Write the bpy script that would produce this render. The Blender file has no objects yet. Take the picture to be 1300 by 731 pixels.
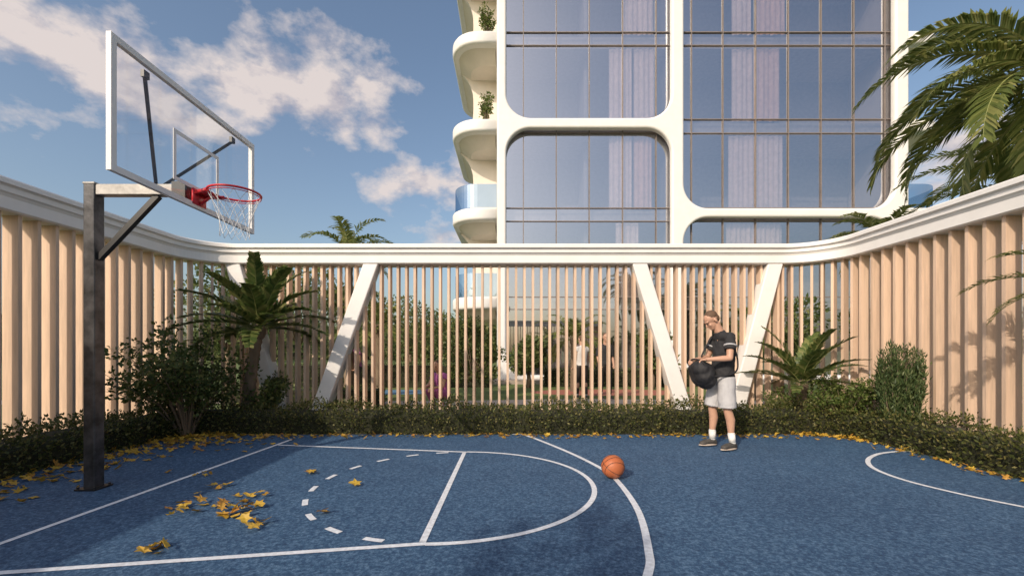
import bpy, math, random
import numpy as np
from mathutils import Vector, Matrix
random.seed(7); rng=np.random.default_rng(7)
S=bpy.context.scene
COL=S.collection
S.view_settings.view_transform='Standard'; S.view_settings.look='None'; S.view_settings.exposure=0

# ---------------------------------------------------------------- helpers
def empty(name,loc=(0,0,0),rz=0):
    o=bpy.data.objects.new(name,None); o.empty_display_size=.2
    o.location=loc; o.rotation_euler=(0,0,rz); COL.objects.link(o); return o
def mesh(name,V,F,mat=None,parent=None,smooth=False):
    me=bpy.data.meshes.new(name); me.from_pydata([tuple(v) for v in V],[],F); me.update()
    if smooth: me.shade_smooth()
    o=bpy.data.objects.new(name,me); COL.objects.link(o)
    if mat: me.materials.append(mat)
    if parent: o.parent=parent
    return o
class B:
    """accumulates geometry"""
    def __init__(s): s.V=[]; s.F=[]
    def add(s,V,F):
        n=len(s.V); s.V+= [tuple(v) for v in V]; s.F+=[tuple(i+n for i in f) for f in F]
    def box(s,x0,x1,y0,y1,z0,z1):
        s.add([(x0,y0,z0),(x1,y0,z0),(x1,y1,z0),(x0,y1,z0),(x0,y0,z1),(x1,y0,z1),(x1,y1,z1),(x0,y1,z1)],
              [(0,3,2,1),(4,5,6,7),(0,1,5,4),(1,2,6,5),(2,3,7,6),(3,0,4,7)])
    def beam(s,a,b,w,h,up=(0,0,1)):
        a=Vector(a);b=Vector(b);t=(b-a).normalized();u=Vector(up)
        if abs(t.dot(u))>.95:u=Vector((0,1,0))
        r=t.cross(u).normalized()*w/2;q=r.cross(t).normalized()*h/2
        V=[a-r-q,a+r-q,a+r+q,a-r+q,b-r-q,b+r-q,b+r+q,b-r+q]
        s.add(V,[(0,3,2,1),(4,5,6,7),(0,1,5,4),(1,2,6,5),(2,3,7,6),(3,0,4,7)])
    def tube(s,pts,rad,n=8,closed=False,caps=True):
        P=[Vector(p) for p in pts]; m=len(P)
        if not hasattr(rad,'__len__'): rad=[rad]*m
        ref=Vector((0,0,1)); V=[];F=[]
        t0=(P[1]-P[0]).normalized()
        if abs(t0.dot(ref))>.9: ref=Vector((1,0,0))
        r=t0.cross(ref).normalized()
        for i in range(m):
            if closed: t=(P[(i+1)%m]-P[i-1]).normalized()
            else: t=(P[min(i+1,m-1)]-P[max(i-1,0)]).normalized()
            r=(r-t*r.dot(t)).normalized(); q=t.cross(r)
            for k in range(n):
                a=2*math.pi*k/n; V.append(P[i]+(r*math.cos(a)+q*math.sin(a))*rad[i])
        for i in range(m if closed else m-1):
            j=(i+1)%m
            for k in range(n):
                F.append((i*n+k,i*n+(k+1)%n,j*n+(k+1)%n,j*n+k))
        if caps and not closed:
            F.append(tuple(range(n))[::-1]); F.append(tuple((m-1)*n+k for k in range(n)))
        s.add(V,F)
    def ell(s,c,r,R=None,nu=16,nv=10):
        c=Vector(c);V=[];F=[]
        for j in range(1,nv):
            ph=math.pi*j/nv
            for i in range(nu):
                th=2*math.pi*i/nu
                v=Vector((r[0]*math.sin(ph)*math.cos(th),r[1]*math.sin(ph)*math.sin(th),r[2]*math.cos(ph)))
                if R: v=R@v
                V.append(c+v)
        top=Vector((0,0,r[2]));bot=Vector((0,0,-r[2]))
        if R: top=R@top;bot=R@bot
        V+=[c+top,c+bot];a=len(V)-2;b=len(V)-1
        for j in range(nv-2):
            for i in range(nu):
                F.append((j*nu+i,(j+1)*nu+i,(j+1)*nu+(i+1)%nu,j*nu+(i+1)%nu))
        for i in range(nu):
            F.append((a,i,(i+1)%nu)); F.append((b,(nv-2)*nu+(i+1)%nu,(nv-2)*nu+i))
        s.add(V,F)
    def limb(s,pts,rad,n=14):
        for i in range(len(pts)-1):
            s.tube([pts[i],pts[i+1]],[rad[i],rad[i+1]],n)
        for p,r in zip(pts,rad): s.ell(p,(r,r,r),None,14,8)
    def obj(s,name,mat,parent=None,smooth=False): return mesh(name,s.V,s.F,mat,parent,smooth)
def remesh(o,vox,sm=4):
    m=o.modifiers.new('r','REMESH'); m.mode='VOXEL'; m.voxel_size=vox; m.use_smooth_shade=True
    if sm:
        m=o.modifiers.new('s','SMOOTH'); m.iterations=sm; m.factor=.5
def bevel(o,w,seg=2):
    m=o.modifiers.new('b','BEVEL'); m.width=w; m.segments=seg; m.limit_method='ANGLE'

# ---------------------------------------------------------------- materials
def nt(name):
    m=bpy.data.materials.new(name); m.use_nodes=True; t=m.node_tree
    return m,t,t.nodes['Principled BSDF']
def N(t,typ,**k):
    n=t.nodes.new(typ)
    for a,b in k.items(): setattr(n,a,b)
    return n
def ramp(t,fac,stops):
    r=N(t,'ShaderNodeValToRGB'); e=r.color_ramp.elements
    while len(e)<len(stops): e.new(.5)
    for i,(p,c) in enumerate(stops): e[i].position=p; e[i].color=(*c,1)
    t.links.new(fac,r.inputs[0]); return r.outputs[0]
def noise(t,scale,det=4,rough=.6,vec=None,sc=None):
    n=N(t,'ShaderNodeTexNoise'); n.inputs['Scale'].default_value=scale; n.inputs['Detail'].default_value=det; n.inputs['Roughness'].default_value=rough
    tc=N(t,'ShaderNodeTexCoord'); out=tc.outputs['Object']
    if sc:
        mp=N(t,'ShaderNodeMapping'); mp.inputs['Scale'].default_value=sc; t.links.new(out,mp.inputs[0]); out=mp.outputs[0]
    t.links.new(out,n.inputs['Vector']); return n.outputs['Fac']
def bump(t,b,h,st,dist=.01):
    n=N(t,'ShaderNodeBump'); n.inputs['Strength'].default_value=st; n.inputs['Distance'].default_value=dist
    t.links.new(h,n.inputs['Height']); t.links.new(n.outputs[0],b.inputs['Normal'])
def mat(name,c,rough=.6,metal=0,var=.15,scale=6,bmp=0,bs=60,sc=None,spec=None,island=0):
    m,t,b=nt(name); c=np.array(c)
    f=noise(t,scale,5,.6,sc=sc)
    if island:
        g=N(t,'ShaderNodeNewGeometry'); a=N(t,'ShaderNodeMath',operation='MULTIPLY_ADD'); t.links.new(g.outputs['Random Per Island'],a.inputs[0]); a.inputs[1].default_value=island
        t.links.new(f,a.inputs[2]); s_=N(t,'ShaderNodeMath',operation='SUBTRACT'); t.links.new(a.outputs[0],s_.inputs[0]); s_.inputs[1].default_value=island/2; f=s_.outputs[0]
    o=ramp(t,f,[(.3,tuple(c*(1-var))),(.7,tuple(np.minimum(c*(1+var),1)))])
    t.links.new(o,b.inputs['Base Color']); b.inputs['Roughness'].default_value=rough; b.inputs['Metallic'].default_value=metal
    if spec is not None: b.inputs['Specular IOR Level'].default_value=spec
    if bmp: bump(t,b,noise(t,bs,4),bmp)
    return m
def leafmat(name,c1,c2,c3=None,trans=.3,rough=.5):
    m,t,b=nt(name); g=N(t,'ShaderNodeNewGeometry')
    st=[(0,c1),(.6,c2)]+([(1,c3)] if c3 else [])
    o=ramp(t,g.outputs['Random Per Island'],st)
    t.links.new(o,b.inputs['Base Color']); b.inputs['Roughness'].default_value=rough; b.inputs['Specular IOR Level'].default_value=.3
    tr=N(t,'ShaderNodeBsdfTranslucent'); t.links.new(o,tr.inputs[0])
    mx=N(t,'ShaderNodeMixShader'); mx.inputs[0].default_value=trans
    out=t.nodes['Material Output']
    t.links.new(b.outputs[0],mx.inputs[1]); t.links.new(tr.outputs[0],mx.inputs[2]); t.links.new(mx.outputs[0],out.inputs[0])
    return m
M_white=mat('white_paint',(.78,.765,.75),.45,0,.04,3,.05,20)
M_wood=mat('slat_wood',(.64,.47,.35),.6,0,.13,4,.08,30,sc=(6,6,.5),island=.5)
M_metal=mat('dark_steel',(.075,.075,.08),.35,.6,.6,7,.15,40)
M_arm=mat('arm_steel',(.30,.29,.28),.45,.4,.3,9,.1,40)
M_black=mat('black_metal',(.018,.018,.019),.4)
M_red=mat('rim_red',(.60,.03,.04),.4)
M_net=mat('net_cord',(.8,.8,.8),.8)
M_line=mat('line_paint',(.66,.69,.74),.7,0,.18,34,.2,150)
M_soil=mat('soil',(.07,.052,.036),.95,0,.4,12,.5,30)
M_bark=mat('bark',(.17,.125,.085),.9,0,.4,9,.6,25,sc=(1,1,.3))
M_green=mat('frond_stem',(.22,.24,.08),.6)
L_hedge=leafmat('hedge_leaf',(.045,.058,.018),(.095,.11,.033),(.22,.19,.07),.3)
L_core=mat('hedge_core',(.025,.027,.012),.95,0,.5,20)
L_shrub=leafmat('shrub_leaf',(.035,.06,.017),(.085,.12,.033),(.19,.19,.06),.32)
L_bright=leafmat('bright_leaf',(.055,.10,.02),(.13,.18,.045),(.25,.26,.09),.38)
L_conif=leafmat('conifer_leaf',(.04,.07,.025),(.08,.12,.042),(.15,.18,.07),.3)
L_palm=leafmat('palm_leaf',(.10,.14,.04),(.20,.23,.065),(.34,.33,.12),.45,.4)
L_cyc=leafmat('cycad_leaf',(.06,.105,.03),(.135,.18,.05),(.27,.27,.10),.38,.35)
L_tree=leafmat('tree_leaf',(.055,.09,.03),(.12,.16,.05),(.22,.22,.09),.35)
L_fall=leafmat('fallen_leaf',(.30,.16,.02),(.60,.40,.06),(.44,.20,.05),.2)

# court surface: granular rubber
M_court,t,b=nt('blue_rubber')
f1=noise(t,34,5,.85); f2=noise(t,.9,5,.65)
c1=ramp(t,f1,[(.36,(.016,.045,.105)),(.5,(.040,.102,.200)),(.63,(.14,.24,.36))])
c2=ramp(t,f2,[(.3,(.76,.78,.82)),(.7,(1.,1.,1.))])
mx=N(t,'ShaderNodeMix',data_type='RGBA',blend_type='MULTIPLY'); mx.inputs[0].default_value=1
t.links.new(c1,mx.inputs[6]); t.links.new(c2,mx.inputs[7]); t.links.new(mx.outputs[2],b.inputs['Base Color'])
b.inputs['Roughness'].default_value=.75; b.inputs['Specular IOR Level'].default_value=.35
bump(t,b,f1,.8,.012)

M_ground,t,b=nt('ground_mix')
g=noise(t,8,4,.7)
o=ramp(t,g,[(.3,(.07,.11,.025)),(.7,(.15,.19,.055))])
t.links.new(o,b.inputs['Base Color']); b.inputs['Roughness'].default_value=.95
bump(t,b,g,.5,.03)
M_pave=mat('paving',(.40,.34,.29),.8,0,.15,5,.1,40)
M_play=mat('play_surface',(.09,.20,.32),.8,0,.1,30)
M_playr=mat('play_surface_red',(.36,.13,.09),.8,0,.1,30)

def glass(name,tint,gl,tr,rough=.02):
    m=bpy.data.materials.new(name); m.use_nodes=True;t=m.node_tree;t.nodes.clear()
    o=N(t,'ShaderNodeOutputMaterial');G=N(t,'ShaderNodeBsdfGlossy');T=N(t,'ShaderNodeBsdfTransparent');x=N(t,'ShaderNodeMixShader')
    G.inputs[0].default_value=(*tint,1);G.inputs['Roughness'].default_value=rough;T.inputs[0].default_value=(*tr,1)
    x.inputs[0].default_value=gl
    t.links.new(T.outputs[0],x.inputs[1]);t.links.new(G.outputs[0],x.inputs[2]);t.links.new(x.outputs[0],o.inputs[0]);return m
M_glass=glass('facade_glass',(.72,.74,.80),.56,(.80,.78,.80))
M_rail=glass('railing_glass',(.5,.62,.78),.4,(.45,.58,.66))
M_acr=glass('acrylic',(1,1,1),.05,(.95,.96,.97))

# ---------------------------------------------------------------- world, sun, camera
SUN_AZ=math.radians(34)   # sun stands behind the camera, to the left
SUN_EL=math.radians(32)
w=bpy.data.worlds.new('World'); S.world=w; w.use_nodes=True; t=w.node_tree; t.nodes.clear()
sky=N(t,'ShaderNodeTexSky',sky_type='NISHITA'); sky.sun_disc=False; sky.sun_elevation=SUN_EL
sky.sun_rotation=math.pi+SUN_AZ; sky.air_density=1.15; sky.dust_density=3.0; sky.ozone_density=1.2
bg=N(t,'ShaderNodeBackground'); bg.inputs[1].default_value=.15
t.links.new(sky.outputs[0],bg.inputs[0])
tc=N(t,'ShaderNodeTexCoord')
def vm(op,a,b=None):
    n=N(t,'ShaderNodeVectorMath',operation=op)
    for i,q in enumerate((a,b)):
        if q is None: continue
        if isinstance(q,(tuple,list)): n.inputs[i].default_value=q
        else: t.links.new(q,n.inputs[i])
    return n
def ma(op,a,b=0.,c=None,clamp=False):
    n=N(t,'ShaderNodeMath',operation=op,use_clamp=clamp)
    for i,q in enumerate((a,b,c)):
        if q is None: continue
        if isinstance(q,(int,float)): n.inputs[i].default_value=q
        else: t.links.new(q,n.inputs[i])
    return n.outputs[0]
D=vm('NORMALIZE',tc.outputs['Generated']).outputs[0]
clouds=[(-1.13,.76,.14),(-1.0,.70,.12),(-.88,.62,.10),(-.78,.55,.08),(-.70,.52,.06),
        (-.62,.60,.07),(-.52,.62,.09),(-.42,.58,.10),(-.34,.53,.07),(-.45,.71,.05),
        (-.26,.38,.06),(-.20,.39,.07),(-.13,.38,.06),(-.16,.26,.05),(-.10,.27,.045),
        (1.02,.46,.06),(1.12,.47,.08),(.95,.36,.03),(-.34,.61,.05),(-1.2,.9,.12)]
acc=None
for (ax,el,r) in clouds:
    c=Vector((ax,1,el)).normalized()
    d=vm('SUBTRACT',D,tuple(c)).outputs[0]; d=vm('MULTIPLY',d,(1,1,1.7)).outputs[0]
    d=vm('LENGTH',d).outputs['Value']
    v=ma('SUBTRACT',1.,ma('DIVIDE',d,r*1.5))
    acc=v if acc is None else ma('MAXIMUM',acc,v)
acc=ma('MAXIMUM',acc,-.6)
def wn(scale,det,off=(0,0,0)):
    n=N(t,'ShaderNodeTexNoise'); n.inputs['Scale'].default_value=scale;n.inputs['Detail'].default_value=det;n.inputs['Roughness'].default_value=.58
    v=vm('ADD',D,off).outputs[0]; v=vm('MULTIPLY',v,(1,1,1.6)).outputs[0]
    t.links.new(v,n.inputs['Vector']); return n.outputs['Fac']
n1=wn(12,8); n2=wn(12,5,(-.02,-.015,.03))
den=ma('ADD',ma('MULTIPLY',acc,.92),ma('MULTIPLY',ma('SUBTRACT',n1,.5),2.7))
den=ma('MULTIPLY',ma('SUBTRACT',den,.11),1.5,clamp=True)
den=ma('MULTIPLY',den,.92)
sh=ma('ADD',ma('MULTIPLY',ma('SUBTRACT',n1,n2),3.),.66,clamp=True)
cr=N(t,'ShaderNodeValToRGB'); cr.color_ramp.elements[0].color=(.55,.52,.59,1);cr.color_ramp.elements[1].color=(.93,.82,.78,1)
cr.color_ramp.elements[0].position=.1;cr.color_ramp.elements[1].position=.8
t.links.new(sh,cr.inputs[0])
bg2=N(t,'ShaderNodeBackground'); bg2.inputs[1].default_value=.86; t.links.new(cr.outputs[0],bg2.inputs[0])
mxs=N(t,'ShaderNodeMixShader'); t.links.new(den,mxs.inputs[0]);t.links.new(bg.outputs[0],mxs.inputs[1]);t.links.new(bg2.outputs[0],mxs.inputs[2])
wo=N(t,'ShaderNodeOutputWorld'); t.links.new(mxs.outputs[0],wo.inputs[0])

L=bpy.data.lights.new('sun','SUN'); L.energy=3.4; L.angle=math.radians(.7); L.color=(1,.85,.68)
lo=bpy.data.objects.new('sun',L); COL.objects.link(lo)
td=Vector((math.sin(SUN_AZ)*math.cos(SUN_EL),math.cos(SUN_AZ)*math.cos(SUN_EL),-math.sin(SUN_EL)))
lo.rotation_euler=td.to_track_quat('-Z','Y').to_euler(); lo.location=(-5,-20,15)

cam=bpy.data.cameras.new('camera'); cam.sensor_width=36; cam.lens=15.37; cam.shift_y=.0612; cam.clip_end=3000; cam.clip_start=.05
co=bpy.data.objects.new('camera',cam); COL.objects.link(co); co.location=(0,0,1.37); co.rotation_euler=(math.radians(90),0,0); S.camera=co

# ---------------------------------------------------------------- ground + court
mesh('ground',[(-900,-900,0),(900,-900,0),(900,900,0),(-900,900,0)],[(0,1,2,3)],M_ground)
def roundcourt(hx,y0,y1,r,z,name,m):
    P=[(-hx,y0),(hx,y0)]
    for i in range(13):
        a=math.pi/2*i/12; P.append((hx-r+r*math.cos(a),y1-r+r*math.sin(a)))
    for i in range(13):
        a=math.pi/2+math.pi/2*i/12; P.append((-hx+r+r*math.cos(a),y1-r+r*math.sin(a)))
    return mesh(name,[(x,y,z) for x,y in P],[tuple(range(len(P)))],m)
roundcourt(6.3,-4.5,8.75,1.2,.004,'planting_bed_soil',M_soil)
roundcourt(5.42,-4.5,7.12,1.0,.010,'basketball_court',M_court)
def strip(pts,wd,z=.014,closed=False):
    P=[Vector((p[0],p[1],0)) for p in pts];V=[];F=[]
    for i,p in enumerate(P):
        tg=(P[min(i+1,len(P)-1)]-P[max(i-1,0)]).normalized(); n=Vector((-tg.y,tg.x,0))*wd/2
        V+=[(p.x+n.x,p.y+n.y,z),(p.x-n.x,p.y-n.y,z)]
    for i in range(len(P)-1): F.append((2*i,2*i+1,2*i+3,2*i+2))
    return V,F
def cat(pts,k=10):
    P=[Vector((p[0],p[1],0)) for p in pts]; P=[P[0]*2-P[1]]+P+[P[-1]*2-P[-2]]; out=[]
    for i in range(1,len(P)-2):
        for j in range(k):
            u=j/k; a,b_,c,d=P[i-1:i+3]
            out.append(.5*((2*b_)+(c-a)*u+(2*a-5*b_+4*c-d)*u*u+(-a+3*b_-3*c+d)*u**3))
    out.append(P[-2]); return out
lb=B(); LW=.05
cx,cy,R=-.636,4.47,1.40
lb.add(*strip([(-3.74,1.0),(-3.375,6.70)],LW))
lb.add(*strip([(-3.36,6.30),(cx+.03,5.86)],LW,.0145))
lb.add(*strip([(-3.60,2.60),(cx+.03,3.08)],LW,.0145))
lb.add(*strip([(cx,3.11),(cx,5.83)],LW,.0140))
lb.add(*strip([(cx+R*1.04*math.cos(a),cy+R*math.sin(a)) for a in np.linspace(-math.pi/2+.02,math.pi/2-.02,60)],LW,.0150))
for k in range(10):
    a0=math.pi/2+.16+k*(math.pi-.2)/10
    lb.add(*strip([(cx+1.33*math.cos(a),cy+1.38*math.sin(a)) for a in np.linspace(a0,a0+.12,5)],LW,.0150))
lb.add(*strip(cat([(.0,7.12),(.228,7.0),(.74,5.89),(1.04,5.0),(1.10,4.5),(1.07,3.71),(.93,2.98),(.80,2.6),(.3,1.6),(-.5,.8)]),.055,.0155))
lb.add(*strip(cat([(5.40,5.90),(5.15,5.88),(4.80,5.74),(4.43,5.44),(4.18,5.05),(4.12,4.6),(4.25,4.15),(4.45,3.80),(4.75,3.3),(5.2,2.7)]),.05,.0150))
lb.obj('court_markings',M_line)

# ---------------------------------------------------------------- fence
fence=empty('slatted_fence')
HX,BY,CR=6.2,8.6,1.0
def path(off=0,y0=-4,n=10):
    out=[];hx=HX-off;by=BY-off;r=CR-off
    out+=[(-hx,y0,1,0),(-hx,by-r,1,0)]
    for i in range(1,n+1):
        a=math.pi-math.pi/2*i/n; out.append((-HX+CR+r*math.cos(a),BY-CR+r*math.sin(a),-math.cos(a),-math.sin(a)))
    for i in range(0,n+1):
        a=math.pi/2-math.pi/2*i/n; out.append((HX-CR+r*math.cos(a),BY-CR+r*math.sin(a),-math.cos(a),-math.sin(a)))
    out.append((hx,y0,-1,0)); return out
PR=[(-.20,3.04),(.16,3.04),(.19,3.06),(.19,3.20),(.21,3.235),(.235,3.25),(.235,3.31),(.25,3.325),(.28,3.335),(.28,3.39),(.26,3.41),(-.24,3.41),(-.24,3.30),(-.20,3.28)]
V=[];F=[];P=path(n=20)
for (x,y,nx,ny) in P:
    for u,z in PR: V.append((x+nx*u,y+ny*u,z))
k=len(PR)
for i in range(len(P)-1):
    for j in range(k): F.append((i*k+j,i*k+(j+1)%k,(i+1)*k+(j+1)%k,(i+1)*k+j))
mesh('top_beam',V,F,M_white,fence)
sl=B()
def fin(x,y,nx,ny,d,th,zt=3.045):
    tx,ty=-ny,nx
    a=(x-nx*d/2-tx*th/2,y-ny*d/2-ty*th/2);b_=(x+nx*d/2-tx*th/2,y+ny*d/2-ty*th/2)
    c=(x+nx*d/2+tx*th/2,y+ny*d/2+ty*th/2);e=(x-nx*d/2+tx*th/2,y-ny*d/2+ty*th/2)
    V=[(p[0],p[1],z) for z in (0,zt) for p in (a,b_,c,e)]
    sl.add(V,[(0,3,2,1),(4,5,6,7),(0,1,5,4),(1,2,6,5),(2,3,7,6),(3,0,4,7)])
y=-3.9
while y<BY-CR-.05:
    fin(-HX,y,1,0,.20,.045); fin(HX,y,-1,0,.20,.045); y+=.222
for sgn in (-1,1):
    for i in range(9):
        a=math.pi/2*(i+.5)/9; ca,sa=math.cos(a),math.sin(a)
        fin(sgn*(HX-CR+CR*ca),BY-CR+CR*sa,-sgn*ca,-sa,.16,.045)
x=-HX+CR
while x<HX-CR+.02:
    fin(x,BY,0,-1,.15,.045); x+=.165
sl.obj('slats',M_wood,fence)
br=B()
for (xt,xb) in ((-5.40,-4.48),(-2.73,-3.80),(2.47,3.38),(5.09,4.25)):
    hw=.145
    br.add([(xb-hw,8.36,0),(xb+hw,8.36,0),(xb+hw,8.70,0),(xb-hw,8.70,0),(xt-hw,8.43,3.05),(xt+hw,8.43,3.05),(xt+hw,8.70,3.05),(xt-hw,8.70,3.05)],
           [(0,3,2,1),(4,5,6,7),(0,1,5,4),(1,2,6,5),(2,3,7,6),(3,0,4,7)])
o=br.obj('inclined_braces',M_white,fence); bevel(o,.02,2)

# ---------------------------------------------------------------- basketball hoop
hoop=empty('basketball_hoop')
HXp,HYp=-4.14,4.33
b1=B(); b1.box(HXp-.055,HXp+.055,HYp-.055,HYp+.055,.02,3.01); o=b1.obj('post',M_metal,hoop); bevel(o,.008)
b1=B(); b1.box(HXp-.10,HXp+.10,HYp-.10,HYp+.10,.012,.028)
for sx in(-.08,.08):
    for sy in(-.08,.08): b1.tube([(HXp+sx,HYp+sy,.02),(HXp+sx,HYp+sy,.045)],.012,6)
b1.beam((HXp+.05,HYp,2.28),(-3.50,HYp,2.90),.05,.05)
b1.beam((-3.50,HYp-.03,3.0),(-3.16,3.76,3.74),.028,.028)
b1.beam((-3.50,HYp+.03,3.0),(-3.16,4.93,3.72),.028,.028)
for yy in (3.76,4.93): b1.box(-3.17,-3.14,yy-.03,yy+.03,3.71,3.77)
b1.box(-3.28,-3.15,HYp-.12,HYp+.12,2.84,3.00)
b1.obj('struts_and_base',M_black,hoop)
b1=B(); b1.box(HXp+.0555,-3.28,HYp-.045,HYp+.045,2.90,3.005); b1.box(HXp-.06,HXp+.06,HYp-.06,HYp+.06,3.0,3.022); o=b1.obj('arm',M_arm,hoop); bevel(o,.006)
b1=B(); y0,y1,z0,z1=3.38,5.26,2.77,3.84; fr=.05;X=-3.12
b1.box(X-.02,X+.02,y0,y1,z0,z0+fr); b1.box(X-.02,X+.02,y0,y1,z1-fr,z1)
b1.box(X-.02,X+.02,y0,y0+fr,z0+fr,z1-fr); b1.box(X-.02,X+.02,y1-fr,y1,z0+fr,z1-fr)
a,c,d,e=HYp-.31,HYp+.31,2.95,3.42; q=.035
b1.box(X+.003,X+.008,a,c,d,d+q); b1.box(X+.003,X+.008,a,c,e-q,e); b1.box(X+.003,X+.008,a,a+q,d+q,e-q); b1.box(X+.003,X+.008,c-q,c,d+q,e-q)
b1.obj('backboard_frame',M_white,hoop)
b1=B(); b1.box(X-.005,X+.001,y0+fr,y1-fr,z0+fr,z1-fr); b1.obj('backboard_glass',M_acr,hoop)
b1=B(); rx,rz,rr=-2.745,2.925,.228
b1.tube([(rx+rr*math.cos(q),HYp+rr*math.sin(q),rz) for q in np.linspace(0,2*math.pi,49)[:-1]],.011,8,closed=True)
b1.box(X+.012,X+.03,HYp-.09,HYp+.09,2.80,2.95)
b1.beam((X+.03,HYp-.07,2.91),(rx-rr*.8,HYp-.12,rz),.02,.03); b1.beam((X+.03,HYp+.07,2.91),(rx-rr*.8,HYp+.12,rz),.02,.03)
b1.box(X+.03,rx-rr*.9,HYp-.07,HYp+.07,2.915,2.930); b1.beam((X+.03,HYp,2.81),(rx-rr*.95,HYp,2.91),.03,.015)
b1.tube([(rx+rr*1.0*math.cos(q),HYp+rr*math.sin(q),rz-.025) for q in np.linspace(0,2*math.pi,49)[:-1]],.004,6,closed=True)
b1.obj('rim',M_red,hoop,True)
b1=B(); ns=12; lev=[(0,.225),(.09,.19),(.18,.155),(.27,.13),(.36,.125),(.42,.13)]
for s in(1,-1):
    for i in range(ns):
        pts=[]
        for j,(dz,r_) in enumerate(lev):
            a=2*math.pi*(i+s*.5*j)/ns; pts.append((rx+r_*math.cos(a),HYp+r_*math.sin(a),rz-.012-dz))
        b1.tube(pts,.0026,4)
b1.obj('net',M_net,hoop)

# ---------------------------------------------------------------- basketball
M_ball,t,b=nt('ball_rubber'); v=N(t,'ShaderNodeTexVoronoi'); v.inputs['Scale'].default_value=130
tcx=N(t,'ShaderNodeTexCoord'); t.links.new(tcx.outputs['Object'],v.inputs['Vector'])
b.inputs['Base Color'].default_value=(.44,.125,.045,1); b.inputs['Roughness'].default_value=.5; bump(t,b,v.outputs['Distance'],.4,.003)
ball=empty('basketball',(1.075,4.66,.014+.123)); ball.rotation_euler=(.5,.35,.4)
b1=B(); b1.ell((0,0,0),(.123,.123,.123),None,48,28); b1.obj('ball_skin',M_ball,ball,True)
b1=B(); r=.1225; an=np.linspace(0,2*math.pi,65)[:-1]
b1.tube([(r*math.cos(q),r*math.sin(q),0) for q in an],.0030,6,closed=True)
b1.tube([(r*math.cos(q),0,r*math.sin(q)) for q in an],.0030,6,closed=True)
for s in(1,-1):
    pts=[]
    for q in an:
        v_=Vector((math.cos(q)*.62,s*(.62-.32*math.cos(q)**2*1.0),math.sin(q))).normalized()*r; pts.append(v_)
    b1.tube(pts,.0030,6,closed=True)
b1.obj('ball_seams',M_black,ball)

# ---------------------------------------------------------------- foliage
def leaf_arrays(P,Dr,Lh,Wd,up=None):
    n=len(P); Dr=Dr/np.linalg.norm(Dr,axis=1)[:,None]
    rnd=rng.normal(size=(n,3)) if up is None else up+rng.normal(size=(n,3))*.3
    side=np.cross(Dr,rnd); side/=np.linalg.norm(side,axis=1)[:,None]+1e-9
    nr=np.cross(side,Dr)
    L_=Lh[:,None];W_=Wd[:,None]
    a=P; b_=P+Dr*L_*.45+side*W_*.5+nr*W_*.12; c=P+Dr*L_; d=P+Dr*L_*.45-side*W_*.5+nr*W_*.12
    return np.stack([a,b_,c,d],1).reshape(-1,3)
def quads(name,V,m,parent=None):
    n=len(V)//4; me=bpy.data.meshes.new(name)
    me.vertices.add(len(V)); me.vertices.foreach_set('co',V.astype(np.float32).ravel())
    me.loops.add(4*n); me.loops.foreach_set('vertex_index',np.arange(4*n,dtype=np.int32))
    me.polygons.add(n); me.polygons.foreach_set('loop_start',np.arange(0,4*n,4,dtype=np.int32))
    me.update(calc_edges=True); me.materials.append(m)
    o=bpy.data.objects.new(name,me); COL.objects.link(o)
    if parent: o.parent=parent
    return o
def hedge():
    h=empty('hedge')
    hx,by,r=5.70,7.45,.8
    L1=by-r+3.0; La=math.pi/2*r; L2=2*(hx-r)
    tot=2*L1+2*La+L2
    def pos(s):
        out=np.zeros((len(s),4))
        for i,q in enumerate(s):
            if q<L1: out[i]=(-hx,-3+q,1,0)
            elif q<L1+La:
                a=math.pi-(q-L1)/r; out[i]=(-hx+r+r*math.cos(a),by-r+r*math.sin(a),-math.cos(a),-math.sin(a))
            elif q<L1+La+L2: out[i]=(-hx+r+(q-L1-La),by,0,-1)
            elif q<L1+2*La+L2:
                a=math.pi/2-(q-L1-La-L2)/r; out[i]=(hx-r+r*math.cos(a),by-r+r*math.sin(a),-math.cos(a),-math.sin(a))
            else: out[i]=(hx,by-r-(q-L1-2*La-L2),-1,0)
        return out
    n=62000
    s=rng.uniform(0,tot,n); q=pos(s)
    ang=rng.uniform(-.15,math.pi+.5,n)
    hw,hh=.33,.41
    lump=1+.12*np.sin(s*3.1)+.08*np.sin(s*7.7+1)+.06*np.sin(s*15.3)+rng.normal(size=n)*.09
    cu=np.sign(np.cos(ang))*np.abs(np.cos(ang))**.6*hw*lump; cz=np.sign(np.sin(ang))*np.abs(np.sin(ang))**.6*hh*lump
    cz=np.maximum(cz,-.0)+.03
    lo_=rng.uniform(size=n)<.35; cz=np.where(lo_,rng.uniform(.0,.4,n),cz); cu=np.where(lo_,np.where(cu>0,1,-.9)*(hw+rng.normal(size=n)*.03),cu)
    P=np.stack([q[:,0]+q[:,2]*cu,q[:,1]+q[:,3]*cu,cz],1)
    out=np.stack([q[:,2]*cu,q[:,3]*cu,cz*.8],1); out/=np.linalg.norm(out,axis=1)[:,None]
    Dr=out+rng.normal(size=(n,3))*.75+np.array([0,0,.25])
    quads('hedge_leaves',leaf_arrays(P,Dr,rng.uniform(.03,.065,n),rng.uniform(.018,.036,n)),L_hedge,h)
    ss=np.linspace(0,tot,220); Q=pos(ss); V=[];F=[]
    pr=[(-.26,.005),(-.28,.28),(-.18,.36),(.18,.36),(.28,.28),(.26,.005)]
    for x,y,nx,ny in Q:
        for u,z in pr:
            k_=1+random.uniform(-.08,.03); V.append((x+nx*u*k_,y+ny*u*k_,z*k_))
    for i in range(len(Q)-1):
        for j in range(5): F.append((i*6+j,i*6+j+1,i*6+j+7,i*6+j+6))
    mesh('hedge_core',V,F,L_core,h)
hedge()

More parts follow.
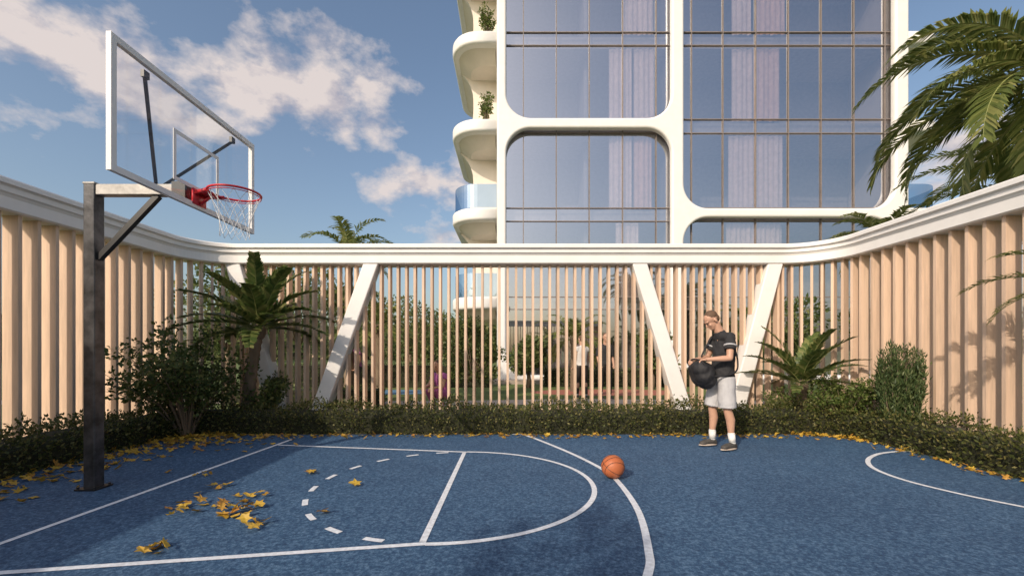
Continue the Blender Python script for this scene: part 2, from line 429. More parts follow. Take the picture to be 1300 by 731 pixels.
def crown(name,parent,centers,radii,n,ll,lw,m,updir=.2,flat=.75):
    centers=np.array(centers);radii=np.array(radii); k=rng.choice(len(centers),n,p=radii**2/np.sum(radii**2))
    d=rng.normal(size=(n,3)); d/=np.linalg.norm(d,axis=1)[:,None]
    rr=rng.uniform(.25,1,n)**.5*radii[k]*(1+rng.normal(size=n)*.12)
    P=centers[k]+d*rr[:,None]*np.array([1,1,flat])
    Dr=d+rng.normal(size=(n,3))*.7+np.array([0,0,updir])
    return quads(name,leaf_arrays(P,Dr,rng.uniform(.7,1.3,n)*ll,rng.uniform(.7,1.3,n)*lw),m,parent)
def tree(name,loc,h,cr,n=6000,ll=.16,lw=.09,m=L_tree,trunk=.12,ncl=22,base=.35):
    e=empty(name,loc); b=B(); C=[];Rr=[]
    bh=h*base
    b.tube([(0,0,-.05),(.03,.02,bh*.5),(0,.05,bh)],[trunk,trunk*.8,trunk*.65],9)
    for i in range(ncl):
        a=random.uniform(0,6.283); u=random.uniform(0,1)**.6; z=bh+ (h-bh)*random.uniform(.08,.93)
        env=math.sin(math.pi*min(1,max(.12,(z-bh*.75)/(h-bh*.7))))**.6
        c=Vector((math.cos(a)*cr*u*env*.85,math.sin(a)*cr*u*env*.85,z)); C.append(c);Rr.append(cr*random.uniform(.22,.42))
        mid=Vector((c.x*.4,c.y*.4,bh+(z-bh)*.45))
        b.tube([(0,.04,bh*random.uniform(.8,1)),mid,c],[trunk*.45,trunk*.25,trunk*.07],6)
    b.obj('trunk_and_limbs',M_bark,e,True)
    crown('foliage',e,[tuple(c) for c in C],Rr,n,ll,lw,m)
    return e
def shrub(name,loc,w,h,n,ll,lw,m,stems=10,airy=False):
    e=empty(name,loc); b=B();C=[];Rr=[]
    for i in range(stems):
        a=random.uniform(0,6.283); l=random.uniform(.55,1); sp=random.uniform(.3,1)*w
        tip=Vector((math.cos(a)*sp,math.sin(a)*sp,h*l*(1-.25*sp/w)))
        pts=[Vector((math.cos(a)*.05,math.sin(a)*.05,0)),Vector((tip.x*.35,tip.y*.35,tip.z*.5)),tip]
        b.tube(pts,[.016,.011,.003],5)
        for u in ((.35,.6,.8,1) if not airy else (.4,.55,.7,.85,1)):
            p=pts[1].lerp(tip,(u-.3)/.7) ; C.append((p.x+random.gauss(0,.05),p.y+random.gauss(0,.05),max(.12,p.z+random.gauss(0,.04)))); Rr.append(w*random.uniform(.13,.26)*(.75 if airy else 1))
    b.obj('stems',M_bark,e); crown('foliage',e,C,Rr,n,ll,lw,m); return e

def frondgeo(LB,SB,base,az,el,length,droop,nl,ll,lw,vd=.35,segs=14,sweep=.9,twist=0,ld=.55):
    base=Vector(base); pts=[base]; dirs=[]; e=el;p=base.copy(); st=length/segs
    azv=az
    for i in range(segs):
        d=Vector((math.cos(azv)*math.cos(e),math.sin(azv)*math.cos(e),math.sin(e))); dirs.append(d)
        p=p+d*st; pts.append(p.copy()); e-=droop/segs*(.5+1.0*i/segs); azv+=twist/segs
    dirs.append(dirs[-1])
    SB.tube(pts,[length*.009*(1-.85*i/segs) for i in range(segs+1)],4)
    for k in range(nl):
        u=.14+.86*(k+random.random()*.5)/nl; f=u*segs; i=min(int(f),segs-1); q=pts[i].lerp(pts[i+1],f-i); tg=dirs[i]
        side=tg.cross(Vector((0,0,1))).normalized(); upv=side.cross(tg)
        Lk=ll*(math.sin(math.pi*min(1,.14+u*.78))**.6)*random.uniform(.85,1.1)
        for s in(1,-1):
            d=(side*s*sweep+tg*(.45+.7*u)+upv*(vd+random.gauss(0,.07))).normalized()
            if random.random()<.05: continue
            wv=d.cross(upv).normalized()*lw/2
            q1=q+d*Lk*.5; d2=(d+Vector((0,0,-ld+random.gauss(0,.1)))).normalized(); q2=q1+d2*Lk*.5
            LB.add([q-wv*.5,q+wv*.5,q1+wv,q1-wv,q2],[(0,1,2,3),(3,2,4)])
def palm(name,loc,h,fr,length,ll,lw,nl,m,trunk=.12,droop=1.7,els=(-.2,1.3),lean=(0,0),vd=.35,azs=None,ring=True,ld=.55,sweep=.9):
    e=empty(name,loc); T=B();LB=B();SB=B()
    n=10; pts=[];rr=[]
    for i in range(n*3+1):
        u=i/(n*3); pts.append((lean[0]*u*u,lean[1]*u*u,h*u-.05)); rr.append(trunk*(1.15-.3*u)*(1+(.10 if i%2 else -.05 if ring else 0)))
    T.tube(pts,rr,10)
    top=Vector((lean[0],lean[1],h-.05))
    if trunk>.05: T.ell(top,(trunk*1.2,trunk*1.2,trunk*1.6))
    for i in range(fr):
        az=i*2.39996+random.gauss(0,.12) if azs is None else azs[i%len(azs)]+random.gauss(0,.1)
        u=(i+.5)/fr; el=els[1]+(els[0]-els[1])*u+random.gauss(0,.06)
        frondgeo(LB,SB,top+Vector((0,0,trunk*.5)),az,el,length*random.uniform(.85,1.08),droop*random.uniform(.85,1.15),nl,ll,lw,vd,twist=random.gauss(0,.25),ld=ld,sweep=sweep)
    T.obj('trunk',M_bark,e,True); SB.obj('stems',M_green,e); LB.obj('fronds',m,e); return e

palm('cycad_palm',(-4.75,7.85,0),1.76,26,1.38,.25,.085,32,L_cyc,trunk=.10,droop=.95,els=(-.0,1.45),vd=.25,lean=(.2,0),ld=.2,sweep=.75)
palm('cycad_palm',(5.1,7.7,0),.78,22,1.14,.19,.065,26,L_cyc,trunk=.09,droop=.85,els=(.1,1.4),vd=.25,ld=.2,sweep=.75)
palm('areca_palm',(5.86,4.3,0),1.95,12,1.05,.26,.03,30,L_palm,trunk=.04,droop=1.5,els=(.1,1.2))
shrub('leafy_shrub',(-5.2,7.0,.0),1.0,1.9,5200,.075,.042,L_shrub,38,True)
shrub('leafy_shrub',(-4.45,7.9,.0),.55,1.1,1500,.075,.04,L_shrub,14,True)
shrub('round_shrub',(5.55,7.3,0),.66,1.15,5200,.045,.028,L_bright,30)
shrub('round_shrub',(5.0,7.9,0),.5,.85,1600,.045,.028,L_bright,14)
def conifer(loc,w,h,n):
    e=empty('upright_conifer',loc);b=B();P=[];Dd=[]
    for i in range(46):
        a=random.uniform(0,6.283);r_=w*random.uniform(0,1)**.5; hh=h*random.uniform(.62,1)*(1-.2*r_/w)
        b.tube([(math.cos(a)*r_*.2,math.sin(a)*r_*.2,0),(math.cos(a)*r_*.8,math.sin(a)*r_*.8,hh*.5),(math.cos(a)*r_,math.sin(a)*r_,hh)],[.01,.007,.002],4)
        for k in range(n//46):
            u=random.uniform(.08,1); P.append((math.cos(a)*r_*min(1,.35+u)+random.gauss(0,.025),math.sin(a)*r_*min(1,.35+u)+random.gauss(0,.025),hh*u))
            Dd.append((random.gauss(0,.5),random.gauss(0,.5),1))
    b.obj('stems',M_bark,e); n=len(P)
    quads('foliage',leaf_arrays(np.array(P),np.array(Dd),rng.uniform(.05,.10,n),rng.uniform(.012,.020,n)),L_conif,e)
conifer((5.72,6.45,0),.29,1.72,12000)

palm('date_palm',(8.75,7.0,0),5.75,34,2.9,.50,.055,64,L_palm,trunk=.17,droop=1.9,els=(-.45,1.2),vd=.15)
palm('date_palm',(11.6,9.6,0),4.85,24,2.8,.45,.055,46,L_palm,trunk=.17,droop=1.6,els=(-.3,1.2),vd=.2)
palm('date_palm',(9.3,11.0,0),4.15,18,1.4,.32,.045,32,L_palm,trunk=.13,droop=1.5,els=(-.2,1.2),vd=.2)
palm('garden_palm',(-4.7,12.6,0),4.2,18,1.5,.32,.05,26,L_palm,trunk=.12,droop=1.6)
palm('garden_palm',(-3.7,12.2,0),2.0,18,1.5,.32,.05,26,L_palm,trunk=.12,droop=1.6)
palm('garden_palm',(2.1,14.8,0),1.75,18,1.5,.32,.05,26,L_palm,trunk=.12,droop=1.6)
palm('garden_palm',(6.9,12.5,0),1.9,18,1.5,.32,.05,26,L_cyc,trunk=.12,droop=1.6)
tree('garden_tree',(-1.15,13.0,0),2.3,1.0,5200,.09,.05,L_shrub,.06,24,.2)
for (x,y,h,r) in ((-5.8,15.5,3.4,1.5),(-8.5,13,4.2,1.8),(-9.8,20,5,2.4),(-5.6,24,4,2.2),(-3.4,27,3.6,2),(-13,28,6,3),(8.6,14,3.0,1.4),(12,13,3.4,1.7),(-2.6,20,2.3,1.1),(19,20,5,2.6),(5.0,15.6,2.0,.9),(.6,16.2,1.9,.8)):
    tree('garden_tree',(x,y,0),h,r,2600,.16,.09,L_tree,.1)
def ghedge(x0,x1,y,h):
    e=empty('garden_hedge'); n=int((x1-x0)*900)
    P=np.stack([rng.uniform(x0,x1,n),y+rng.uniform(-.35,.35,n),rng.uniform(.0,h,n)],1)
    quads('hedge_leaves',leaf_arrays(P,rng.normal(size=(n,3))+np.array([0,-.3,.3]),rng.uniform(.06,.1,n),rng.uniform(.04,.06,n)),L_tree,e)
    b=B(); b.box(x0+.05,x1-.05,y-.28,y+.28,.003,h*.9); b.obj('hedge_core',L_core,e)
ghedge(-9,-.8,16.6,.9); ghedge(1.2,7.5,16.9,.7); ghedge(-7,-3.2,10.9,.45)
tl=empty('distant_trees'); C=[];Rr=[]
for i in range(260):
    x=random.uniform(-110,110); y=random.uniform(48,75)
    for k in range(3): C.append((x+random.gauss(0,1.5),y,random.uniform(.8,4.6))); Rr.append(random.uniform(1.2,2.6))
crown('foliage',tl,C,Rr,52000,.6,.4,L_tree)
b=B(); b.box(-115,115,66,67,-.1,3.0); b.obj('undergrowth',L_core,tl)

b=B(); b.add(*strip(cat([(-14,11.6),(-8,11.9),(-3,11.3),(2,11.8),(7,11.4),(14,12.0)]),1.1,.006)); b.obj('garden_path',M_pave)
b=B(); b.add([(-4+2.0*math.cos(a),14.5+.8*math.sin(a),.005) for a in np.linspace(0,2*math.pi,40)[:-1]],[tuple(range(39))]); b.obj('play_ground_surface',M_play)
b=B(); b.add([(3.2+2.6*math.cos(a),14.4+1.1*math.sin(a),.005) for a in np.linspace(0,2*math.pi,40)[:-1]],[tuple(range(39))]); b.obj('play_ground_surface',M_playr)
b=B(); b.box(-1,18,17.9,18.7,.0,.16); o=b.obj('building_terrace',M_pave)

LV=[];LF=[]
def fallen(x,y,s,z=.014):
    n=11; a0=random.uniform(0,6.28); tl_=Matrix.Rotation(random.gauss(0,.35),3,'X')@Matrix.Rotation(random.gauss(0,.35),3,'Y')
    base=len(LV); cup=random.uniform(-.25,.5)
    V=[Vector((0,0,0))]
    for k in range(n):
        a=a0+2*math.pi*k/n; r=s*(.5 if k%2==0 else .26)*random.uniform(.75,1.15); V.append(Vector((r*math.cos(a),r*math.sin(a)*.75,cup*r*r/s+random.uniform(0,.10)*s)))
    V=[tl_@v for v in V]; mz=min(v.z for v in V)
    for v in V: LV.append((x+v.x,y+v.y,z+v.z-mz))
    for k in range(n): LF.append((base,base+1+k,base+1+(k+1)%n))
for i in range(900):
    y=random.uniform(-1,7.0); x=-5.4+abs(random.gauss(0,.42))
    fallen(x,y,random.uniform(.06,.13))
for i in range(420):
    x=random.uniform(-5,5.2); fallen(x,7.1-abs(random.gauss(0,.16)),random.uniform(.05,.11))
for i in range(170):
    x=-5.2+abs(random.gauss(0,1.0)); fallen(x,7.0-abs(random.gauss(0,.5)),random.uniform(.05,.11))
for i in range(190):
    y=random.uniform(2,7.0); fallen(5.4-abs(random.gauss(0,.14)),y,random.uniform(.05,.11))
for i in range(200):
    s=random.uniform(0,1); fallen((random.choice((-1,1)))*(4.6+.75*s)+random.gauss(0,.05),7.15-.6*s*s+random.gauss(0,.08),random.uniform(.05,.1))
for (x,y,n,sp) in ((-3.36,4.75,4,.1),(-2.84,3.80,10,.11),(-2.41,4.0,8,.09),(-2.58,3.62,6,.09),(-2.28,3.59,7,.05),(-2.02,3.38,8,.06),(-2.43,3.0,8,.05),(-2.23,4.84,4,.04),(-1.58,3.66,2,.02),(-1.59,4.42,2,.05),(-3.0,4.2,5,.12),(-2.2,3.75,5,.08)):
    for i in range(n): fallen(x+random.gauss(0,sp),y+random.gauss(0,sp),random.uniform(.07,.145),.014+random.uniform(0,.02))
mesh('fallen_leaves',LV,LF,L_fall)
# ---------------------------------------------------------------- tower
tower=empty('apartment_tower')
YB=19.0
def rr(x0,x1,z0,z1,r,n=12):
    P=[]; x0-=.24;x1+=.24;z0-=.28;z1+=.28
    for cx_,cz_,a0 in((x1-r,z1-r,0),(x0+r,z1-r,math.pi/2),(x0+r,z0+r,math.pi),(x1-r,z0+r,1.5*math.pi)):
        for i in range(n+1):
            a=a0+math.pi/2*i/n; P.append((cx_+r*math.cos(a),cz_+r*math.sin(a)))
    return P
def curveplate(name,loops,ext,bev,m,parent,loc,rot):
    cu=bpy.data.curves.new(name,'CURVE'); cu.dimensions='2D'; cu.fill_mode='BOTH'; cu.extrude=ext; cu.bevel_depth=bev; cu.bevel_resolution=3
    for Lp in loops:
        s=cu.splines.new('POLY'); s.points.add(len(Lp)-1); s.use_cyclic_u=True
        for i,p in enumerate(Lp): s.points[i].co=(p[0],p[1],0,1)
    o=bpy.data.objects.new(name,cu); COL.objects.link(o)
    bpy.context.view_layer.update()
    me=bpy.data.meshes.new_from_object(o.evaluated_get(bpy.context.evaluated_depsgraph_get()))
    bpy.data.objects.remove(o); me.materials.clear(); me.materials.append(m)
    q=bpy.data.objects.new(name,me); COL.objects.link(q); q.location=loc; q.rotation_euler=rot; q.parent=parent
    return q
TOPZ=32
RF=1.15
holes=[rr(-.10,6.75,11.62,23.0,RF),rr(-.10,6.75,.5,10.80,RF),rr(-.10,6.75,23.8,31,RF),
       rr(7.58,16.42,7.72,19.2,RF),rr(7.58,16.42,.5,6.95,RF),rr(7.58,16.42,20,31,RF)]
curveplate('facade_frame',[[(-.57,0.1),(17.07,0.1),(17.07,TOPZ),(-.57,TOPZ)]]+holes,.07,.09,M_white,tower,(0,YB+.03,0),(math.pi/2,0,0))
floors=[(3.19,3.73),(7.06,7.64),(10.93,11.54),(14.79,15.37),(18.66,19.24),(22.5,23.1),(26.4,27.0),(30.2,30.8)]
M_mull=mat('mullion',(.20,.165,.15),.5,.0)
b=B()
for z0,z1 in floors:
    for z in(z0,z1): b.box(-.5,17,YB+.22,YB+.27,z-.018,z+.018)
xs=[.5,1.95,3.40,4.87,6.34]+[7.9,9.28,10.72,12.16,13.6,15.04,16.4]
for x in xs: b.box(x-.018,x+.018,YB+.21,YB+.26,.2,TOPZ)
b.obj('mullions',M_mull,tower)
b=B(); b.add([(-.5,YB+.28,0),(17,YB+.28,0),(17,YB+.28,TOPZ),(-.5,YB+.28,TOPZ)],[(0,1,2,3)]); b.obj('facade_glass',M_glass,tower)
M_in=mat('interior_wall',(.50,.48,.48),.8); M_core=mat('interior_back',(.42,.40,.41),.8)
b=B()
for z0,z1 in floors: b.box(-.4,16.9,YB+.5,YB+6.5,z0+.04,z1-.04)
b.obj('floor_slabs',M_in,tower)
b=B(); b.box(-.4,16.9,YB+3.0,YB+3.2,0,TOPZ); b.box(7.0,7.3,YB+.5,YB+3,0,TOPZ)
for x in (3.4,12.16): b.box(x-.08,x+.08,YB+1.2,YB+3,0,TOPZ)
b.obj('interior_walls',M_core,tower)
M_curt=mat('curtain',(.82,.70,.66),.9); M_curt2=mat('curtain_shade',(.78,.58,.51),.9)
def curtain(x0,x1,z0,z1,m,yy=.42):
    n=int((x1-x0)*22);V=[];F=[]
    for i in range(n+1):
        x=x0+(x1-x0)*i/n; y=YB+yy+.04*math.sin(i*1.3)+.025*math.sin(i*.5)
        V+=[(x,y,z0),(x,y,z1)]
    for i in range(n): F.append((2*i,2*i+2,2*i+3,2*i+1))
    mesh('curtain',V,F,m,tower,True)
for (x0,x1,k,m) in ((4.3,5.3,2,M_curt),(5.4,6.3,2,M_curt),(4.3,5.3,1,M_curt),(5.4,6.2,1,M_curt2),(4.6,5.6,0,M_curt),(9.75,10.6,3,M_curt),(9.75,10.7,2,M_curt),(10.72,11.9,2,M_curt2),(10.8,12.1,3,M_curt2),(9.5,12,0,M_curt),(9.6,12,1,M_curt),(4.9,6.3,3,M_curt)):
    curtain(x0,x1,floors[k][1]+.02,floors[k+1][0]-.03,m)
M_cream=mat('render_cream',(.74,.68,.61),.8,0,.05,2)
b=B(); b.box(-.62,-.42,YB+.26,YB+14,0,TOPZ-.02); b.box(16.92,17.12,YB+.26,YB+14,0,TOPZ-.02); b.box(-.42,16.92,YB+13.8,YB+14,0,TOPZ-.02); b.box(-.62,17.12,YB+.26,YB+14,TOPZ,TOPZ+.3)
b.obj('side_walls',M_cream,tower)
b=B()
for z0,z1 in floors[:-1]:
    for yy in (YB+3.4,YB+8): b.box(-.65,-.622,yy,yy+2.2,z1+.1,z1+2.9)
b.obj('side_windows',M_glass,tower)
for i,(z0,z1) in enumerate(floors[:-1]):
    for sgn,xi in((-1,-.62),(1,17.12)):
        xo=xi+sgn*2.0; xa,xb=min(xi,xo),max(xi,xo)
        r_=1.1; Lp=[]
        if sgn<0: Lp=[(xb-.0,YB+.2)]+[(xa+r_-r_*math.sin(a),YB+.2+r_-r_*math.cos(a)) for a in np.linspace(0,math.pi/2,12)]+[(xa+r_-r_*math.cos(a),YB+6.5-r_+r_*math.sin(a)) for a in np.linspace(0,math.pi/2,12)]+[(xb,YB+6.5)]
        else: Lp=[(xa,YB+.2)]+[(xb-r_+r_*math.sin(a),YB+.2+r_-r_*math.cos(a)) for a in np.linspace(0,math.pi/2,12)]+[(xb-r_+r_*math.cos(a),YB+6.5-r_+r_*math.sin(a)) for a in np.linspace(0,math.pi/2,12)]+[(xa,YB+6.5)]
        zz=(z0+z1)/2
        curveplate('balcony_slab',[Lp],.16,.12,M_white,tower,(0,0,zz),(0,0,0))
        b=B(); mid=[( (p[0]-(xa+xb)/2)*.86+(xa+xb)/2, (p[1]-(YB+3.3))*.93+YB+3.3) for p in Lp]
        n=len(mid); zb=zz-.30
        low=[((p[0]-(xi))*.72+xi,(p[1]-(YB+3.5))*.78+YB+3.5) for p in mid]
        b.add([(p[0],p[1],zb+.03) for p in mid]+[(p[0],p[1],zb-.34) for p in low],[(k_,(k_+1)%n,n+(k_+1)%n,n+k_) for k_ in range(n)]+[tuple(range(n,2*n))])
        b.obj('balcony_soffit',M_cream,tower)
        if i in(0,1,4):
            b=B(); V=[];F=[]
            for p in Lp: V+=[(p[0],p[1],z1+.02),(p[0],p[1],z1+1.05)]
            F=[(2*k_,2*k_+2,2*k_+3,2*k_+1) for k_ in range(n-1)]
            b.add(V,F); b.obj('balcony_railing',M_rail,tower)
        # screen wall with a curved outer edge that sweeps into the slabs
        b=B(); prof=[]
        for q in np.linspace(0,1,16):
            zq=z1+3.3*q; wq=1.25+.65*abs(2*q-1)**3
            prof.append((xi+sgn*wq,zq))
        V=[];F=[]
        for (px_,pz_) in prof: V+=[(xi,YB+2.2,pz_),(px_,YB+2.2,pz_),(px_,YB+2.4,pz_),(xi,YB+2.4,pz_)]
        for j in range(15):
            for q in range(4): F.append((4*j+q,4*j+(q+1)%4,4*j+4+(q+1)%4,4*j+4+q))
        b.add(V,F); b.obj('balcony_wall',M_cream,tower)
for z in (11.56,15.4):
    shrub('balcony_plant',(-1.15,YB+.9,z),.42,1.7,800,.12,.06,L_bright,12)
shrub('balcony_plant',(17.6,YB+1,7.7),.4,1.3,600,.12,.05,L_shrub,10)

# ---------------------------------------------------------------- people
M_skin=mat('skin',(.50,.29,.20),.5,0,.06,12); M_hair=mat('hair',(.12,.07,.042),.8,0,.2,80)
M_shirt=mat('shirt_black',(.022,.022,.025),.85,0,.2,20,.3,60); M_short=mat('shorts_grey',(.46,.46,.48),.85,0,.06,14,.2,30)
M_sock=mat('socks_white',(.70,.70,.69),.9); M_shoe=mat('shoe_dark',(.06,.055,.05),.7,0,.3,30); M_sole=mat('shoe_sole',(.5,.42,.36),.7)
M_bag=mat('bag_fabric',(.016,.016,.019),.7,0,.3,20,.4,25); M_lip=mat('lip',(.36,.15,.12),.5); M_eye=mat('dark_cloth',(.03,.025,.025),.6)
M_purple=mat('purple_cloth',(.42,.12,.34),.8); M_lt=mat('light_cloth',(.6,.58,.56),.8)
ftx=bpy.data.textures.new('folds','CLOUDS'); ftx.noise_scale=.14
def human(name,loc,yaw,J,cl,sc=1,vox=.009,longhair=False):
    e=empty(name,loc,yaw); e.scale=(sc,sc,sc)
    V3=Vector; g={k:V3(v) for k,v in J.items() if k!='tilt'}
    sk=B()
    Rh=Matrix.Rotation(-J['tilt'],3,'Y'); hc=g['head']
    def H(x,y,z): return hc+Rh@V3((x,y,z))
    sk.ell(H(.012,0,.035),(.098,.077,.088),Rh); sk.ell(H(-.03,0,-.035),(.064,.058,.086),Rh); sk.ell(H(-.048,0,-.086),(.042,.040,.030),Rh)
    sk.ell(H(-.075,0,.027),(.022,.050,.013),Rh); sk.limb([H(-.090,0,.010),H(-.112,0,-.026)],[.008,.012],8)
    sk.ell(H(-.083,0,-.062),(.014,.024,.014),Rh)
    for s in(1,-1):
        sk.ell(H(.012,s*.078,-.012),(.020,.010,.030),Rh); sk.ell(H(-.065,s*.034,-.028),(.023,.02,.022),Rh)
    sk.limb([g['neck'],H(.015,0,-.06)],[.060,.056]); sk.limb([g['neck'],g['chest']],[.06,.09])
    for s in 'LR':
        sh,el,wr=g['sh'+s],g['el'+s],g['wr'+s]
        sk.limb([sh,sh.lerp(el,.5),el,el.lerp(wr,.3),wr],[.056,.048,.039,.041,.026])
        hip,kn,an=g['hip'+s],g['kn'+s],g['an'+s]
        cf=kn.lerp(an,.3)+V3((.018,0,0))
        sk.limb([hip,hip.lerp(kn,.5),kn,cf,kn.lerp(an,.7),an],[.09,.078,.054,.058,.040,.036])
    o=sk.obj('skin',M_skin,e,True); remesh(o,vox*.8,4)
    hb=B()
    for s in 'LR':
        el,wr=g['el'+s],g['wr'+s]; d=(g.get('hd'+s,wr-el)).normalized(); curl=g.get('cu'+s,V3((0,0,-1)) if abs(d.z)<.8 else V3((-1,0,0)))
        curl=(curl-d*curl.dot(d)).normalized(); sd=d.cross(curl).normalized()
        hb.limb([wr-d*.02,wr+d*.02],[.026,.027],10)
        for k in range(4):
            off=(k-1.5)*.020; b0=wr+d*.035+sd*off*.7; b1_=wr+d*.088+sd*off
            hb.limb([b0,b1_],[.016,.0125],8)
            ln=(.036,.043,.040,.030)[k]; f1_=b1_+(d*.75+curl*.55).normalized()*ln; f2_=f1_+(d*.15+curl).normalized()*ln*.75; f3_=f2_+(curl-d*.5).normalized()*ln*.5
            hb.limb([b1_,f1_,f2_,f3_],[.0105,.0095,.0085,.0075],8)
        q=1 if (sd.z>0) else -1
        t0=wr+d*.03+sd*.028*q; tdv=(d*.6+sd*q*.7+curl*.4).normalized()
        t1=t0+tdv*.035; t2=t1+(d*.8+curl*.5).normalized()*.03; hb.limb([t0,t1,t2],[.014,.011,.009],8)
    o=hb.obj('hands',M_skin,e,True); remesh(o,.0045 if vox<.012 else vox*.6,2)
    fb=B()
    for s in(1,-1): fb.ell(H(-.0865,s*.030,.003),(.008,.012,.005),Rh); fb.ell(H(-.094,s*.032,.022),(.006,.018,.004),Rh)
    fb.obj('eyes_and_brows',M_hair,e,True)
    fb=B(); fb.ell(H(-.095,0,-.062),(.005,.021,.004),Rh); fb.obj('mouth',M_lip,e,True)
    hr=B(); hr.ell(H(.026,0,.052),(.090,.079,.080),Rh); hr.ell(H(.055,0,.0),(.058,.068,.068),Rh)
    if longhair: hr.limb([H(.09,0,.0),H(.12,0,-.12),H(.10,0,-.26)],[.05,.045,.02])
    o=hr.obj('hair',M_hair,e,True); remesh(o,vox*.8,2)
    st=B(); ch,pe,nk=g['chest'],g['pelvis'],g['neck']
    st.ell(ch+V3((.0,0,.02)),(.130,.180,.17))
    secs=[(ch+V3((0,0,.10)),.105,.165),(ch,.130,.180),(ch.lerp(pe,.35),.130,.170),(ch.lerp(pe,.7),.130,.165),(pe+V3((0,0,.05)),.140,.172),(pe+V3((0,0,-.02)),.150,.180)]
    V=[];F=[];n=24
    for c,a,b_ in secs:
        for k in range(n): t_=2*math.pi*k/n; V.append(c+V3((a*math.cos(t_),b_*math.sin(t_),0)))
    for i in range(len(secs)-1):
        for k in range(n): F.append((i*n+k,(i+1)*n+k,(i+1)*n+(k+1)%n,i*n+(k+1)%n))
    F.append(tuple(range(n))); F.append(tuple(range((len(secs)-1)*n,len(secs)*n))[::-1])
    st.add(V,F)
    st.limb([g['shL'],nk+V3((.02,0,-.07)),g['shR']],[.066,.075,.066])
    for s in 'LR':
        sh,el=g['sh'+s],g['el'+s]; u=cl.get('sleeve',.55)
        st.tube([sh,sh.lerp(el,u)],[.072,.078],16)
    st.tube([nk+V3((.02,0,-.05)),nk+V3((-.0,0,.005))],[.082,.068],14)
    o=st.obj('shirt',cl['shirt'],e,True); remesh(o,vox,4)
    if cl.get('folds'):
        m=o.modifiers.new('d','DISPLACE'); m.texture=ftx; m.strength=.045; m.mid_level=.5; m.texture_coords='LOCAL'
    if cl.get('stripe'):
        sb=B()
        for s in 'LR':
            sh,el=g['sh'+s],g['el'+s]; sb.tube([sh.lerp(el,.37),sh.lerp(el,.43)],[.0800,.0815],20)
        sb.obj('sleeve_stripe',M_short,e,True)
    so=B(); so.ell(pe,(.135,.172,.12)); u=cl.get('leg',.9)
    for s in 'LR':
        hip,kn,an=g['hip'+s],g['kn'+s],g['an'+s]
        if u<=1: so.tube([hip+V3((0,0,.03)),hip.lerp(kn,u*.5),hip.lerp(kn,u)],[.112,.112,.112],18)
        else: so.limb([hip,hip.lerp(kn,.5),kn,an+V3((0,0,.05))],[.11,.09,.068,.05])
    o=so.obj('shorts' if u<=1 else 'trousers',cl['bottom'],e,True); remesh(o,vox,4)
    if cl.get('folds'):
        m=o.modifiers.new('d','DISPLACE'); m.texture=ftx; m.strength=.022; m.mid_level=.5; m.texture_coords='LOCAL'
    sb=B(); hb=B(); sl_=B()
    for s in 'LR':
        kn,an=g['kn'+s],g['an'+s]; sb.limb([an.lerp(kn,.26),an],[.046,.043])
        f=g.get('ft'+s,V3((-1,0,0))).normalized(); a=Vector(an)
        rzm=Matrix.Rotation(math.atan2(-f.y,-f.x),3,'Z')
        hb.ell(a+V3((0,0,-.03)),(.052,.044,.055),rzm); hb.ell(a+f*.07+V3((0,0,-.045)),(.10,.043,.042),rzm); hb.ell(a+f*.135+V3((0,0,-.055)),(.065,.046,.032),rzm); hb.ell(a-f*.03+V3((0,0,-.05)),(.045,.038,.04),rzm)
        sl_.ell(a+f*.07+V3((0,0,-.080)),(.145,.050,.016),rzm,20,8)
    sb.obj('socks',M_sock,e,True)
    o=hb.obj('shoes',M_shoe,e,True); remesh(o,vox,3)
    sl_.obj('soles',M_sole,e,True)
    return e
Jm=dict(tilt=.70,head=(-.135,0,1.72),neck=(-.03,0,1.565),chest=(.045,0,1.35),pelvis=(.01,0,.97),
 shL=(.025,-.175,1.485),shR=(.02,.175,1.485),elL=(-.03,-.255,1.215),elR=(-.06,.25,1.22),wrL=(-.275,-.185,1.20),wrR=(-.28,.13,1.19),
 hdL=(-1,.45,-.1),hdR=(-1,-.4,-.1),
 hipL=(.01,-.095,.93),hipR=(.01,.095,.93),knL=(.02,-.12,.52),knR=(-.06,.12,.52),anL=(.08,-.13,.10),anR=(-.05,.14,.10),ftL=(-1,-.35,0),ftR=(-1,-.15,0))
man=human('man_with_bag',(2.93,6.12,.012),math.radians(4),Jm,dict(shirt=M_shirt,bottom=M_short,stripe=True,leg=.92,sleeve=.6,folds=True),1.035,.008)
bb=B(); Rb=Matrix.Rotation(.35,3,'Y')
bb.ell((-.28,-.03,1.00),(.15,.21,.16),Rb); bb.ell((-.32,-.03,1.06),(.13,.20,.12),Rb); bb.ell((-.22,-.03,.92),(.12,.17,.12),Rb); bb.limb([(-.35,-.14,1.13),(-.35,.09,1.13)],[.045,.045])
o=bb.obj('duffel_bag',M_bag,man,True); remesh(o,.011,6)
tx=bpy.data.textures.new('bagfolds','CLOUDS'); tx.noise_scale=.16
m=o.modifiers.new('d','DISPLACE'); m.texture=tx; m.strength=.05; m.mid_level=.5; m.texture_coords='LOCAL'
def smooth3(pts,k=6):
    P=[Vector(p) for p in pts]; P=[P[0]*2-P[1]]+P+[P[-1]*2-P[-2]]; out=[]
    for i in range(1,len(P)-2):
        for j in range(k):
            u=j/k; a,b_,c,d=P[i-1:i+3]
            out.append(.5*((2*b_)+(c-a)*u+(2*a-5*b_+4*c-d)*u*u+(-a+3*b_-3*c+d)*u**3))
    out.append(P[-2]); return out
bb=B()
bb.tube(smooth3([(-.31,-.20,1.09),(-.36,-.185,1.165),(-.385,-.10,1.195),(-.385,.03,1.195),(-.36,.13,1.165),(-.31,.17,1.08)]),.011,8)
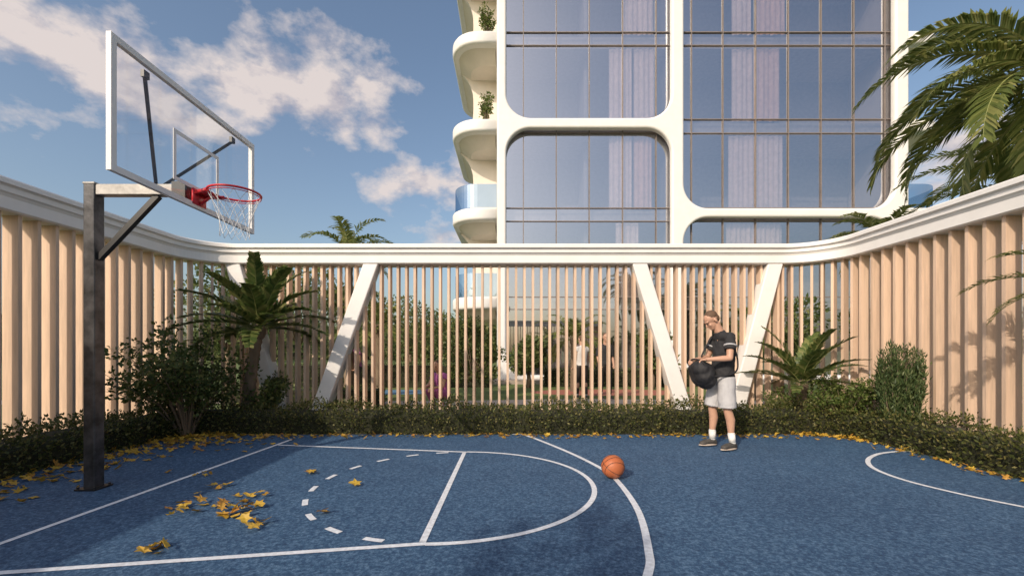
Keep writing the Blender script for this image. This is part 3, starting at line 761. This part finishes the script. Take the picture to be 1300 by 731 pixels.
bb.tube(smooth3([(-.26,.16,1.05),(-.17,.15,1.30),(-.06,.125,1.50),(.02,.105,1.575),(.11,.06,1.515),(.178,0,1.36),(.178,-.08,1.2),(.12,-.165,1.06),(.0,-.20,1.0),(-.16,-.20,.98),(-.27,-.18,.98)]),.011,8)
bb.obj('bag_straps',M_bag,man,True)
Js=dict(tilt=.1,head=(-.02,0,1.68),neck=(.01,0,1.50),chest=(.02,0,1.30),pelvis=(.01,0,.95),
 shL=(.02,-.16,1.42),shR=(.02,.16,1.42),elL=(.03,-.22,1.14),elR=(.0,.22,1.14),wrL=(-.10,-.2,.92),wrR=(-.08,.2,.92),
 hipL=(.01,-.09,.90),hipR=(.01,.09,.90),knL=(-.06,-.1,.50),knR=(.02,.1,.50),anL=(-.06,-.1,.09),anR=(.10,.1,.09))
human('woman_walking',(2.0,12.6,.01),math.radians(-70),Js,dict(shirt=M_lt,bottom=M_eye,leg=1.5,sleeve=.3),1.0,.014,True)
human('man_standing',(2.65,12.4,.01),math.radians(100),Js,dict(shirt=M_shirt,bottom=M_eye,leg=1.5,sleeve=.9),1.03,.014)
Jq=dict(tilt=.3,head=(-.14,0,1.02),neck=(-.08,0,.86),chest=(-.04,0,.70),pelvis=(.08,0,.38),
 shL=(-.06,-.15,.80),shR=(-.06,.15,.80),elL=(-.2,-.2,.58),elR=(-.2,.2,.58),wrL=(-.42,-.12,.55),wrR=(-.42,.12,.55),
 hipL=(.06,-.09,.36),hipR=(.06,.09,.36),knL=(-.34,-.13,.50),knR=(-.30,.13,.46),anL=(-.12,-.13,.09),anR=(-.10,.13,.09))
human('woman_crouching',(-1.6,9.9,.01),math.radians(60),Jq,dict(shirt=M_purple,bottom=M_purple,leg=1.5,sleeve=.4),1.0,.014,True)
human('woman_walking',(-4.55,12.8,.01),math.radians(40),Js,dict(shirt=M_purple,bottom=M_eye,leg=1.5,sleeve=.4),.95,.014,True)

# trees behind the camera: dappled shade on the near court
for (x,y,h,r) in ((-4.6,-5.6,6.6,1.5),(-1.6,-6.4,7.2,1.3)):
    tree('shade_tree',(x,y,0),h,r,1500,.2,.12,L_tree,.16,18,.5)
